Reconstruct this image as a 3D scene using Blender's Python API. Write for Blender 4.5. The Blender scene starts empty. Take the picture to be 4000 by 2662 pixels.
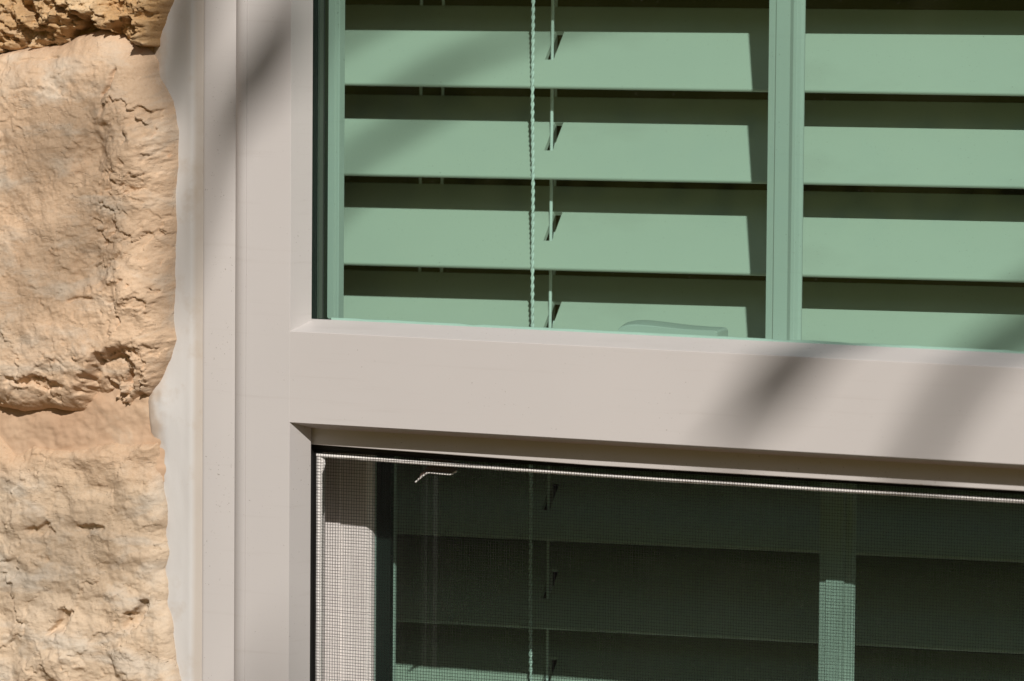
import bpy, math, random
import numpy as np
from mathutils import Vector, Matrix

random.seed(7)
SC = bpy.context.scene
COL = SC.collection
R = math.radians
GZ = 1400.0                     # height of the crossbar's lower edge above the ground, mm


def P3(x, y, z):                # millimetres (x right, y into the house, z up from the crossbar) -> metres
    return (x / 1000.0, y / 1000.0, (z + GZ) / 1000.0)


# ------------------------------------------------------------------ camera, sky, sun, exposure
cam_data = bpy.data.cameras.new('camera')
cam = bpy.data.objects.new('camera', cam_data)
COL.objects.link(cam)
yaw, pitch, roll = R(25.24), R(5.11), R(0.45)
fwd = Vector((-math.sin(yaw) * math.cos(pitch), math.cos(yaw) * math.cos(pitch), -math.sin(pitch)))
rt = Vector((math.cos(yaw), math.sin(yaw), 0.0))
up = rt.cross(fwd)
r2 = rt * math.cos(roll) + up * math.sin(roll)
u2 = -rt * math.sin(roll) + up * math.cos(roll)
m = Matrix.Identity(4)
for i in range(3):
    m[i][0], m[i][1], m[i][2] = r2[i], u2[i], -fwd[i]
m.translation = Vector(P3(1202.35, -2311.12, 271.37))
cam.matrix_world = m
cam_data.lens = 200.0
cam_data.sensor_width = 36.0
cam_data.clip_start = 0.05
cam_data.clip_end = 500.0
cam_data.dof.use_dof = True
cam_data.dof.focus_distance = 2.64
cam_data.dof.aperture_fstop = 18.0
SC.camera = cam

SUN = Vector((0.38165538, -0.73944376, 0.55458282))      # towards the sun
world = bpy.data.worlds.new('World')
SC.world = world
world.use_nodes = True
wn = world.node_tree
sky = wn.nodes.new('ShaderNodeTexSky')
sky.sky_type = 'NISHITA'
sky.sun_disc = False
sky.sun_elevation = math.asin(SUN.z)
sky.sun_rotation = math.atan2(SUN.x, SUN.y)
wn.links.new(sky.outputs[0], wn.nodes['Background'].inputs[0])
wn.nodes['Background'].inputs[1].default_value = 0.05
sun_data = bpy.data.lights.new('sun', 'SUN')
sun_data.energy = 3.9
sun_data.angle = R(0.53)
sun_data.color = (1.0, 0.95, 0.89)
sun = bpy.data.objects.new('sun', sun_data)
COL.objects.link(sun)
sun.rotation_euler = (-SUN).to_track_quat('-Z', 'Y').to_euler()
sun.location = (2, -4, 5)
SC.view_settings.view_transform = 'Standard'
SC.view_settings.look = 'None'
SC.view_settings.exposure = 0.0
SC.view_settings.gamma = 1.0
SC.view_settings.use_curve_mapping = False
SC.render.engine = 'CYCLES'
SC.cycles.max_bounces = 12
SC.cycles.transparent_max_bounces = 24
SC.cycles.transmission_bounces = 8


# ------------------------------------------------------------------ materials
class NT:
    def __init__(s, name):
        s.m = bpy.data.materials.new(name)
        s.m.use_nodes = True
        s.t = s.m.node_tree
        s.b = s.t.nodes['Principled BSDF']
        s.tc = s.t.nodes.new('ShaderNodeTexCoord').outputs['Object']

    def n(s, typ, **kw):
        nd = s.t.nodes.new(typ)
        for k, v in kw.items():
            setattr(nd, k, v)
        return nd

    def link(s, a, b):
        s.t.links.new(a, b)

    def setv(s, sock, v):
        if hasattr(v, 'links'):
            s.link(v, sock)
        else:
            sock.default_value = v

    def noise(s, scale, detail=4.0, rough=0.55, vec=None, dist=0.0):
        nd = s.n('ShaderNodeTexNoise')
        s.link(vec or s.tc, nd.inputs['Vector'])
        nd.inputs['Scale'].default_value = scale
        nd.inputs['Detail'].default_value = detail
        nd.inputs['Roughness'].default_value = rough
        nd.inputs['Distortion'].default_value = dist
        return nd.outputs['Fac']

    def vor(s, scale, vec=None, feature='F1'):
        nd = s.n('ShaderNodeTexVoronoi', feature=feature)
        s.link(vec or s.tc, nd.inputs['Vector'])
        nd.inputs['Scale'].default_value = scale
        return nd.outputs['Distance']

    def ramp(s, f, stops):
        nd = s.n('ShaderNodeValToRGB')
        s.link(f, nd.inputs[0])
        el = nd.color_ramp.elements
        while len(el) < len(stops):
            el.new(0.5)
        for e, (p, c) in zip(el, stops):
            e.position = p
            e.color = (c, c, c, 1) if not isinstance(c, tuple) else (*c, 1)
        return nd.outputs[0]

    def mix(s, f, a, b, mode='MIX'):
        nd = s.n('ShaderNodeMix', data_type='RGBA', blend_type=mode)
        s.setv(nd.inputs[0], f)
        for sock, v in ((nd.inputs[6], a), (nd.inputs[7], b)):
            if isinstance(v, tuple):
                sock.default_value = (*v, 1)
            else:
                s.link(v, sock)
        return nd.outputs[2]

    def math(s, op, a, b=0.0):
        nd = s.n('ShaderNodeMath', operation=op)
        s.setv(nd.inputs[0], a)
        s.setv(nd.inputs[1], b)
        return nd.outputs[0]

    def mapping(s, scale=(1, 1, 1), rot=(0, 0, 0), loc=(0, 0, 0)):
        nd = s.n('ShaderNodeMapping')
        s.link(s.tc, nd.inputs[0])
        nd.inputs['Scale'].default_value = scale
        nd.inputs['Rotation'].default_value = rot
        nd.inputs['Location'].default_value = loc
        return nd.outputs[0]

    def bump(s, h, strength, dist, normal=None):
        nd = s.n('ShaderNodeBump')
        s.link(h, nd.inputs['Height'])
        nd.inputs['Strength'].default_value = strength
        nd.inputs['Distance'].default_value = dist
        if normal:
            s.link(normal, nd.inputs['Normal'])
        return nd.outputs[0]

    def out(s, color=None, rough=None, normal=None, spec=0.5):
        if color is not None:
            if isinstance(color, tuple):
                s.b.inputs['Base Color'].default_value = (*color, 1)
            else:
                s.link(color, s.b.inputs['Base Color'])
        if rough is not None:
            s.setv(s.b.inputs['Roughness'], rough)
        if normal is not None:
            s.link(normal, s.b.inputs['Normal'])
        s.b.inputs['Specular IOR Level'].default_value = spec
        return s.m


def plain(name, c, rough=0.5, spec=0.5, var=0.06, scale=60.0):
    k = NT(name)
    f = k.noise(scale, 3)
    c2 = tuple(v * (1 - var * 2) for v in c)
    return k.out(k.mix(f, c2, tuple(min(1, v * (1 + var)) for v in c)), rough, None, spec)


def mat_frame(name, base=(0.552, 0.520, 0.502), rough=0.42, dusty=0.0):
    k = NT(name)
    big = k.noise(9.0, 3)
    col = k.mix(big, tuple(v * 0.94 for v in base), tuple(v * 1.05 for v in base))
    # fine specks of dirt
    sp = k.ramp(k.noise(900.0, 1.0), [(0.0, 1.0), (0.245, 1.0), (0.275, 0.0), (1.0, 0.0)])
    sp = k.math('MULTIPLY', sp, k.ramp(k.noise(40.0, 2), [(0.42, 0.0), (0.62, 1.0)]))
    col = k.mix(k.math('MULTIPLY', sp, 0.55), col, (0.16, 0.12, 0.09))
    # faint rubbed streaks along the bar
    st = k.ramp(k.noise(26.0, 4, 0.6, k.mapping((0.5, 1, 14))), [(0.58, 0.0), (0.72, 1.0)])
    col = k.mix(k.math('MULTIPLY', st, 0.13), col, (0.33, 0.28, 0.24))
    if dusty:
        du = k.ramp(k.noise(420.0, 3), [(0.4, 0.0), (0.62, 1.0)])
        col = k.mix(k.math('MULTIPLY', du, dusty), col, (0.36, 0.26, 0.17))
    nb = k.bump(k.noise(1500.0, 2), 0.06, 0.0004)
    return k.out(col, k.math('ADD', k.math('MULTIPLY', k.noise(120.0, 3), 0.12), rough - 0.06), nb, 0.4)


def mat_glass(name, tint, refl=0.048):
    k = NT(name)
    t = k.t
    tr = k.n('ShaderNodeBsdfTransparent')
    tr.inputs[0].default_value = (*tint, 1)
    gl = k.n('ShaderNodeBsdfGlossy')
    gl.inputs['Color'].default_value = (0.95, 1.0, 0.97, 1)
    gl.inputs['Roughness'].default_value = 0.003
    geo = k.n('ShaderNodeNewGeometry')
    dt = k.n('ShaderNodeVectorMath', operation='DOT_PRODUCT')
    k.link(geo.outputs['Normal'], dt.inputs[0])
    k.link(geo.outputs['Incoming'], dt.inputs[1])
    c = k.math('ABSOLUTE', dt.outputs['Value'])
    f = k.math('POWER', k.math('SUBTRACT', 1.0, c), 5.0)
    f = k.math('ADD', k.math('MULTIPLY', f, 1 - refl), refl)
    mx = k.n('ShaderNodeMixShader')
    k.link(f, mx.inputs[0])
    k.link(tr.outputs[0], mx.inputs[1])
    k.link(gl.outputs[0], mx.inputs[2])
    # thin dust on the pane
    df = k.n('ShaderNodeBsdfDiffuse')
    df.inputs[0].default_value = (0.5, 0.46, 0.38, 1)
    mx2 = k.n('ShaderNodeMixShader')
    d1 = k.ramp(k.noise(700.0, 1), [(0.69, 0.0), (0.76, 1.0)])
    d2 = k.math('ADD', k.math('MULTIPLY', d1, 0.05), k.math('MULTIPLY', k.ramp(k.noise(9.0, 5, 0.65, k.mapping((1, 1, 0.35), (0, R(25), 0))), [(0.52, 0.0), (0.75, 1.0)]), 0.012))
    k.link(k.math('ADD', d2, 0.002), mx2.inputs[0])
    k.link(mx.outputs[0], mx2.inputs[1])
    k.link(df.outputs[0], mx2.inputs[2])
    outn = [n for n in t.nodes if n.type == 'OUTPUT_MATERIAL'][0]
    k.link(mx2.outputs[0], outn.inputs[0])
    return k.m


def mat_stone(name, cream, tan, orange, grey, ochre_amt=0.0, seed=0.0, smear=False):
    k = NT(name)
    v = k.mapping((1, 1, 1), (0, 0, 0), (seed, seed * 0.7, seed * 1.3))
    vd = k.mapping((1, 1, 2.4), (0, R(32), 0), (seed, seed * 0.7, seed * 1.3))
    a = k.ramp(k.noise(16.0, 5, 0.6, v, 0.4), [(0.34, 0.0), (0.62, 1.0)])
    col = k.mix(a, tan, cream)
    b = k.ramp(k.noise(30.0, 5, 0.6, vd, 0.5), [(0.50, 0.0), (0.66, 1.0)])
    col = k.mix(k.math('MULTIPLY', b, 0.75), col, grey)
    c = k.ramp(k.noise(22.0, 4, 0.65, v, 0.8), [(0.60, 0.0), (0.74, 1.0)])
    col = k.mix(k.math('MULTIPLY', c, 0.38), col, orange)
    w_ = k.ramp(k.noise(34.0, 4, 0.6, k.mapping((1, 1, 1), (0, 0, 0), (seed + 4, 1, seed))), [(0.58, 0.0), (0.70, 1.0)])
    col = k.mix(k.math('MULTIPLY', w_, 0.7), col, (0.66, 0.58, 0.48))
    d = k.ramp(k.noise(70.0, 5, 0.7, vd, 0.3), [(0.66, 0.0), (0.74, 1.0)])
    col = k.mix(k.math('MULTIPLY', d, 0.45), col, (0.50, 0.20, 0.07))
    if ochre_amt:
        o = k.ramp(k.noise(24.0, 5, 0.65, v, 1.0), [(0.42, 0.0), (0.58, 1.0)])
        col = k.mix(k.math('MULTIPLY', o, ochre_amt), col, (0.36, 0.17, 0.035))
    if smear:       # mortar smeared over the upper edge of the block
        sx = k.n('ShaderNodeSeparateXYZ')
        k.link(k.tc, sx.inputs[0])
        hz = k.math('ADD', sx.outputs[2], k.math('MULTIPLY', k.math('SUBTRACT', k.noise(45.0, 4, 0.6, v), 0.5), 0.03))
        col = k.mix(k.ramp(k.math('MULTIPLY', k.math('SUBTRACT', hz, 1.364), 40.0), [(0.0, 0.0), (0.6, 0.85)]), col, (0.52, 0.345, 0.215))
    g = k.noise(900.0, 3, 0.7, v)
    col = k.mix(k.ramp(g, [(0.3, 0.0), (0.7, 1.0)]), col, k.mix(0.16, col, (0.9, 0.78, 0.60)))
    # lamination streaks and tiny chips
    h1 = k.noise(150.0, 7, 0.62, k.mapping((1, 1, 2.2), (0, R(24), 0), (seed, 0, seed)), 0.5)
    h2 = k.noise(700.0, 5, 0.65, v)
    # flaky chisel marks running up to the right, and hairline cracks
    vf = k.mapping((1.0, 1, 3.2), (0, R(-48), 0), (seed, 0, seed))
    wob = k.n('ShaderNodeTexNoise')
    k.link(vf, wob.inputs['Vector'])
    wob.inputs['Scale'].default_value = 60.0
    wob.inputs['Detail'].default_value = 4.0
    wv = k.n('ShaderNodeVectorMath', operation='MULTIPLY_ADD')
    k.link(wob.outputs['Color'], wv.inputs[0])
    wv.inputs[1].default_value = (0.03, 0.03, 0.03)
    k.link(vf, wv.inputs[2])
    fl = k.vor(95.0, wv.outputs[0])
    msk = k.ramp(k.noise(14.0, 3, 0.5, v), [(0.40, 0.15), (0.62, 1.0)])
    nb = k.bump(h1, 0.30, 0.0018)
    nb = k.bump(k.math('MULTIPLY', fl, msk), 0.16, 0.0026, nb)
    cr = k.math('ABSOLUTE', k.math('SUBTRACT', k.noise(24.0, 5, 0.6, vd, 0.6), 0.5))
    crk = k.math('MULTIPLY', k.ramp(cr, [(0.0, 1.0), (0.012, 0.0)]), k.ramp(k.noise(17.0, 2, 0.5, v), [(0.58, 0.0), (0.66, 1.0)]))
    nb = k.bump(k.math('SUBTRACT', 1.0, crk), 0.45, 0.0009, nb)
    pore = k.ramp(k.noise(420.0, 2, 0.5, v), [(0.27, 0.0), (0.34, 1.0)])
    nb = k.bump(pore, 0.5, 0.0006, nb)
    nb = k.bump(h2, 0.45, 0.0006, nb)
    return k.out(col, 0.93, nb, 0.12)


M = {}
M['frame'] = mat_frame('painted_aluminium')
M['frame_dusty'] = mat_frame('dusty_painted_aluminium', (0.552, 0.518, 0.498), 0.45, 0.0)
M['sash'] = mat_frame('white_sash', (0.84, 0.79, 0.76), 0.4)
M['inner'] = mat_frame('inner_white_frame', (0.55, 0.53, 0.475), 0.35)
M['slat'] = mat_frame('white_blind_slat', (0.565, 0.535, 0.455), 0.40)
M['cord'] = plain('white_cord', (0.78, 0.75, 0.70), 0.75, 0.3)
M['glass'] = mat_glass('green_tinted_glass', (0.655, 0.85, 0.805))
M['rubber'] = plain('black_rubber', (0.012, 0.011, 0.010), 0.55, 0.3)
M['spacer'] = plain('dark_spacer', (0.022, 0.024, 0.020), 0.5, 0.3)
M['spacer_mid'] = plain('olive_spacer_bar', (0.10, 0.095, 0.075), 0.4, 0.5)
M['wire'] = plain('charcoal_wire', (0.010, 0.009, 0.008), 0.5, 0.25)
M['spline'] = plain('white_spline', (0.84, 0.80, 0.77), 0.5, 0.4)
M['tab'] = plain('shaded_pull_tab', (0.10, 0.065, 0.05), 0.45, 0.4)  # dark tone includes the crossbar's shade over the tab
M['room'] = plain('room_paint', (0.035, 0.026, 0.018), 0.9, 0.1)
M['bark'] = plain('bark', (0.11, 0.08, 0.055), 0.9, 0.2, 0.2, 30)
k = NT('leaf')
dl = k.n('ShaderNodeBsdfDiffuse')
tl = k.n('ShaderNodeBsdfTranslucent')
vv = k.noise(3.0, 3)
k.link(k.mix(vv, (0.07, 0.085, 0.025), (0.11, 0.12, 0.035)), dl.inputs[0])
k.link(k.mix(vv, (0.28, 0.32, 0.07), (0.38, 0.38, 0.09)), tl.inputs[0])
ml = k.n('ShaderNodeMixShader')
ml.inputs[0].default_value = 0.5
k.link(dl.outputs[0], ml.inputs[1])
k.link(tl.outputs[0], ml.inputs[2])
k.link(ml.outputs[0], [n for n in k.t.nodes if n.type == 'OUTPUT_MATERIAL'][0].inputs[0])
M['leaf'] = k.m

k = NT('white_caulk')
ck = k.mix(k.noise(24.0, 4), (0.545, 0.525, 0.505), (0.61, 0.59, 0.57))
smu = k.ramp(k.noise(60.0, 5, 0.65), [(0.56, 0.0), (0.72, 1.0)])
ck = k.mix(k.math('MULTIPLY', smu, 0.30), ck, (0.40, 0.30, 0.20))
sx = k.n('ShaderNodeSeparateXYZ')
k.link(k.tc, sx.inputs[0])
gx = k.math('ADD', sx.outputs[0], k.math('MULTIPLY', k.math('SUBTRACT', k.noise(70.0, 5, 0.65), 0.5), 0.016))
ck = k.mix(k.ramp(k.math('MULTIPLY', k.math('ADD', gx, 0.072), 60.0), [(0.0, 0.55), (0.35, 0.0)]), ck, (0.44, 0.30, 0.18))
gy = k.math('ADD', sx.outputs[0], k.math('MULTIPLY', k.math('SUBTRACT', k.noise(30.0, 4, 0.6), 0.5), 0.002))
ck = k.mix(k.ramp(k.math('MULTIPLY', k.math('ADD', gy, 0.0545), 250.0), [(0.0, 0.0), (0.5, 0.45)]), ck, (0.40, 0.31, 0.22))
M['caulk'] = k.out(ck, 0.36, k.bump(k.noise(90.0, 4, 0.55, k.mapping((1, 1, 0.3))), 0.18, 0.002), 0.5)

k = NT('sandy_mortar')
mo = k.mix(k.ramp(k.noise(30.0, 5, 0.6), [(0.35, 0.0), (0.65, 1.0)]), (0.50, 0.33, 0.215), (0.57, 0.40, 0.27))
mo = k.mix(k.math('MULTIPLY', k.ramp(k.noise(26.0, 4, 0.6, None, 0.6), [(0.55, 0.0), (0.68, 1.0)]), 0.55), mo, (0.64, 0.53, 0.40))
M['mortar'] = k.out(mo, 0.95, k.bump(k.noise(800.0, 5, 0.7), 0.35, 0.0006), 0.1)

k = NT('garden_soil')
gr = k.mix(k.noise(0.8, 6, 0.6), (0.20, 0.115, 0.065), (0.15, 0.09, 0.045))
M['ground'] = k.out(gr, 0.95, k.bump(k.noise(14.0, 6, 0.7), 0.6, 0.05), 0.1)

M['stone_mid'] = mat_stone('tan_limestone', (0.62, 0.44, 0.295), (0.55, 0.37, 0.235), (0.58, 0.325, 0.17), (0.55, 0.46, 0.365), 0.0, 0.3)
M['stone_low'] = mat_stone('cream_limestone', (0.61, 0.475, 0.345), (0.55, 0.405, 0.275), (0.57, 0.36, 0.205), (0.53, 0.46, 0.38), 0.0, 1.7, True)
M['stone_top'] = mat_stone('ochre_limestone', (0.64, 0.48, 0.30), (0.56, 0.37, 0.19), (0.55, 0.27, 0.08), (0.62, 0.53, 0.42), 0.55, 2.9)


# ------------------------------------------------------------------ object helpers
def link(name, me, mat, parent=None):
    o = bpy.data.objects.new(name, me)
    COL.objects.link(o)
    if mat is not None and not me.materials:
        me.materials.append(mat)
    if parent is not None:
        o.parent = parent
    return o


def mesh(name, verts, faces, smooth=None):
    me = bpy.data.meshes.new(name)
    me.from_pydata([P3(*v) for v in verts], [], faces)
    me.validate()
    # make normals consistent
    import bmesh
    bm = bmesh.new()
    bm.from_mesh(me)
    bmesh.ops.recalc_face_normals(bm, faces=bm.faces)
    bm.to_mesh(me)
    bm.free()
    if smooth is not None:
        me.polygons.foreach_set('use_smooth', [True] * len(me.polygons))
        me.set_sharp_from_angle(angle=R(smooth))
    me.update()
    return me


def tag(o, label=None, cat=None, group=None, kind=None):
    if label:
        o['label'] = label
    if cat:
        o['category'] = cat
    if group:
        o['group'] = group
    if kind:
        o['kind'] = kind
    return o


def thing(name, label, cat, group=None):
    o = bpy.data.objects.new(name, None)
    o.empty_display_size = 0.05
    COL.objects.link(o)
    return tag(o, label, cat, group)


def rounded(pts, radii, seg=5, closed=True):
    """2D polygon with rounded corners, extra points beside each arc keep the flats flat"""
    out = []
    n = len(pts)
    for i in range(n):
        p = np.array(pts[i], float)
        r = radii[i] if isinstance(radii, (list, tuple)) else radii
        if (not closed and i in (0, n - 1)) or r <= 0:
            out.append(tuple(p))
            continue
        a = np.array(pts[i - 1], float) - p
        b = np.array(pts[(i + 1) % n], float) - p
        la, lb = np.linalg.norm(a), np.linalg.norm(b)
        a /= la
        b /= lb
        ang = math.acos(max(-1, min(1, float(a @ b))))
        if ang > math.pi - 0.02:
            out.append(tuple(p))
            continue
        tl = min(r / math.tan(ang / 2), 0.45 * la, 0.45 * lb)
        r = tl * math.tan(ang / 2)
        bis = (a + b) / np.linalg.norm(a + b)
        c = p + bis * (r / math.sin(ang / 2))
        v0 = p + a * tl - c
        v1 = p + b * tl - c
        e = min(0.08 * r + 0.02, 0.04 * la, 0.04 * lb)
        out.append(tuple(p + a * (tl + e)))
        tot = math.acos(max(-1, min(1, float(v0 @ v1) / (r * r))))
        sgn = 1 if (v0[0] * v1[1] - v0[1] * v1[0]) > 0 else -1
        for j in range(seg + 1):
            t = sgn * tot * j / seg
            out.append((c[0] + v0[0] * math.cos(t) - v0[1] * math.sin(t), c[1] + v0[0] * math.sin(t) + v0[1] * math.cos(t)))
        out.append(tuple(p + b * (tl + e)))
    return out


def extrude(name, prof, axis, stations, mat, parent, smooth=28, fn=None):
    """closed profile swept along x (profile = y,z) , z (profile = x,y) or y (profile = x,z); fn adjusts per station"""
    verts, faces = [], []
    n = len(prof)
    for s in stations:
        for (a, b) in prof:
            v = {'x': (s, a, b), 'z': (a, b, s), 'y': (a, s, b)}[axis]
            verts.append(fn(*v) if fn else v)
    for i in range(len(stations) - 1):
        for j in range(n):
            j2 = (j + 1) % n
            faces.append((i * n + j, i * n + j2, (i + 1) * n + j2, (i + 1) * n + j))
    faces.append(tuple(range(n)))
    faces.append(tuple(range((len(stations) - 1) * n, len(stations) * n)))
    return link(name, mesh(name, verts, faces, smooth), mat, parent)


def box_prof(a0, a1, b0, b1, r=0.4):
    return rounded([(a0, b0), (a1, b0), (a1, b1), (a0, b1)], r, 4)


def tube_data(pts, rad, seg=8):
    verts, faces = [], []
    pts = [np.array(p, float) for p in pts]
    n = len(pts)
    for i, p in enumerate(pts):
        d = pts[min(i + 1, n - 1)] - pts[max(i - 1, 0)]
        d /= np.linalg.norm(d)
        ref = np.array([0, 1.0, 0]) if abs(d[1]) < 0.9 else np.array([1.0, 0, 0])
        u = np.cross(d, ref)
        u /= np.linalg.norm(u)
        w = np.cross(d, u)
        r = rad[i] if isinstance(rad, (list, tuple)) else rad
        for j in range(seg):
            t = 2 * math.pi * j / seg
            verts.append(tuple(p + r * (u * math.cos(t) + w * math.sin(t))))
    for i in range(n - 1):
        for j in range(seg):
            j2 = (j + 1) % seg
            faces.append((i * seg + j, i * seg + j2, (i + 1) * seg + j2, (i + 1) * seg + j))
    faces.append(tuple(range(seg)))
    faces.append(tuple(range((n - 1) * seg, n * seg)))
    return verts, faces


def join_data(parts):
    V, F = [], []
    for v, f in parts:
        o = len(V)
        V += v
        F += [tuple(i + o for i in q) for q in f]
    return V, F


# ------------------------------------------------------------------ numpy noise for the stone
def _hash(ix, iy, seed):
    h = (ix.astype(np.int64) * 374761393 + iy.astype(np.int64) * 668265263 + int(seed) * 1442695041) & 0xffffffff
    h = ((h ^ (h >> 13)) * 1274126177) & 0xffffffff
    return ((h ^ (h >> 16)) & 0xffff) / 65535.0


def perlin(x, y, seed):
    ix, iy = np.floor(x), np.floor(y)
    fx, fy = x - ix, y - iy
    sx, sy = fx * fx * fx * (fx * (fx * 6 - 15) + 10), fy * fy * fy * (fy * (fy * 6 - 15) + 10)

    def g(dx, dy):
        a = _hash(ix + dx, iy + dy, seed) * 2 * math.pi
        return np.cos(a) * (fx - dx) + np.sin(a) * (fy - dy)
    a = g(0, 0) * (1 - sx) + g(1, 0) * sx
    b = g(0, 1) * (1 - sx) + g(1, 1) * sx
    return (a * (1 - sy) + b * sy) * 1.4


def fbm(x, y, seed, octv=5, gain=0.5, lac=2.03):
    s, a = 0.0, 1.0
    for i in range(octv):
        s = s + a * perlin(x, y, seed + i * 17)
        x, y, a = x * lac + 3.1, y * lac - 1.7, a * gain
    return s


def facets(x, y, seed):
    """tilted plates: every random cell carries its own sloping plane, hard steps at the cell edges (split stone)"""
    ix, iy = np.floor(x), np.floor(y)
    best = np.full(x.shape, 1e9)
    val = np.zeros(x.shape)
    for dx in (-1, 0, 1):
        for dy in (-1, 0, 1):
            cx, cy = ix + dx, iy + dy
            px = cx + _hash(cx, cy, seed)
            py = cy + _hash(cx, cy, seed + 5)
            d = (x - px) ** 2 + (y - py) ** 2
            hv = (_hash(cx, cy, seed + 9) - 0.5) + (x - px) * (_hash(cx, cy, seed + 11) - 0.5) * 1.5 + (y - py) * (_hash(cx, cy, seed + 13) - 0.5) * 1.5
            k_ = d < best
            val = np.where(k_, hv, val)
            best = np.minimum(best, d)
    return val


def sdist(poly, X, Z):
    """signed distance to a closed polygon, positive inside"""
    d = np.full(X.shape, 1e9)
    ins = np.zeros(X.shape, bool)
    n = len(poly)
    for i in range(n):
        ax, az = poly[i]
        bx, bz = poly[(i + 1) % n]
        ex, ez = bx - ax, bz - az
        t = np.clip(((X - ax) * ex + (Z - az) * ez) / (ex * ex + ez * ez + 1e-9), 0, 1)
        d = np.minimum(d, np.hypot(X - ax - t * ex, Z - az - t * ez))
        c = (az > Z) != (bz > Z)
        xi = (bx - ax) * (Z - az) / ((bz - az) if abs(bz - az) > 1e-9 else 1e-9) + ax
        ins ^= c & (X < xi)
    return np.where(ins, d, -d)


def relief(name, poly, step, yb, hfun, mat, parent, rim=9.0, edge=1.6, seed=1, skirt=5.0, bulge=12.0, warp=1.0, zr=None, xr=None):
    """solid slab of stone/mortar/caulk: outline poly, front pushed towards the viewer by hfun, rounded rim, skirt into the wall"""
    xs = [p[0] for p in poly]
    zs = [p[1] for p in poly]
    x0, x1 = (min(xs) - 4, max(xs) + 4) if xr is None else xr
    z0, z1 = (min(zs) - 4, max(zs) + 4) if zr is None else zr
    nx, nz = int((x1 - x0) / step) + 1, int((z1 - z0) / step) + 1
    X, Z = np.meshgrid(x0 + np.arange(nx) * step, z0 + np.arange(nz) * step)
    wx = fbm(X / 10.0, Z / 10.0, seed + 300, 3, 0.4) * edge
    wz = fbm(X / 10.0, Z / 10.0, seed + 400, 3, 0.4) * edge
    sd = sdist(poly, X + wx, Z + wz)
    t = np.clip(sd / rim, 0, 1)
    prof = np.sqrt(np.clip(1 - (1 - t) ** 2, 0, 1))
    H = hfun(X, Z, sd)
    h = bulge * prof + H * np.clip(sd / 2.0 + 0.4, 0, 1)
    h = np.where(sd < 0, sd * 5.0, h)
    Y = yb - h
    keep = sd > -skirt
    cell = keep[:-1, :-1] & keep[1:, :-1] & keep[:-1, 1:] & keep[1:, 1:]
    idx = np.arange(nx * nz).reshape(nz, nx)
    q = np.stack([idx[:-1, :-1], idx[:-1, 1:], idx[1:, 1:], idx[1:, :-1]], -1)[cell]
    used = np.unique(q)
    remap = -np.ones(nx * nz, np.int64)
    remap[used] = np.arange(len(used))
    q = remap[q]
    co = np.stack([X.ravel()[used] / 1000, Y.ravel()[used] / 1000, (Z.ravel()[used] + GZ) / 1000], -1)
    me = bpy.data.meshes.new(name)
    me.vertices.add(len(co))
    me.vertices.foreach_set('co', co.ravel())
    nf = len(q)
    me.loops.add(nf * 4)
    me.loops.foreach_set('vertex_index', q.ravel())
    me.polygons.add(nf)
    me.polygons.foreach_set('loop_start', np.arange(nf) * 4)
    me.polygons.foreach_set('use_smooth', np.ones(nf, bool))
    me.update(calc_edges=True)
    me.validate()
    return link(name, me, mat, parent)


# ------------------------------------------------------------------ ground
gv = [(-40, -60, 0), (40, -60, 0), (40, 30, 0), (-40, 30, 0)]
gm = bpy.data.meshes.new('ground')
N = 24
gverts, gfaces = [], []
for j in range(N + 1):
    for i in range(N + 1):
        gverts.append((-60 + 120 * i / N, -100 + 130 * j / N, 0.0))
for j in range(N):
    for i in range(N):
        a = j * (N + 1) + i
        gfaces.append((a, a + 1, a + N + 2, a + N + 1))
gm.from_pydata(gverts, [], gfaces)
gm.update()
tag(link('ground', gm, M['ground']), kind='structure')

# ------------------------------------------------------------------ stone wall
wall = thing('stone_wall', 'rough tan limestone block wall to the left of the white window', 'stone wall')
wall['kind'] = 'thing'
WX0, WX1, WZ0, WZ1 = -48.0, 760.0, -560.0, 560.0        # hole for the window


def slab(verts, faces, x0, x1, y0, y1, z0, z1):
    o = len(verts)
    verts += [(x0, y0, z0), (x1, y0, z0), (x1, y1, z0), (x0, y1, z0), (x0, y0, z1), (x1, y0, z1), (x1, y1, z1), (x0, y1, z1)]
    faces += [tuple(i + o for i in f) for f in ((0, 1, 2, 3), (4, 5, 6, 7), (0, 1, 5, 4), (1, 2, 6, 5), (2, 3, 7, 6), (3, 0, 4, 7))]


bv, bf = [], []
slab(bv, bf, -1800, WX0, 14, 118, -1400, 1300)
slab(bv, bf, WX1, 2600, 14, 118, -1400, 1300)
slab(bv, bf, WX0, WX1, 14, 118, WZ1, 1300)
slab(bv, bf, WX0, WX1, 14, 118, -1400, WZ0)
link('wall_core', mesh('wall_core', bv, bf), M['mortar'], wall)

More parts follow.
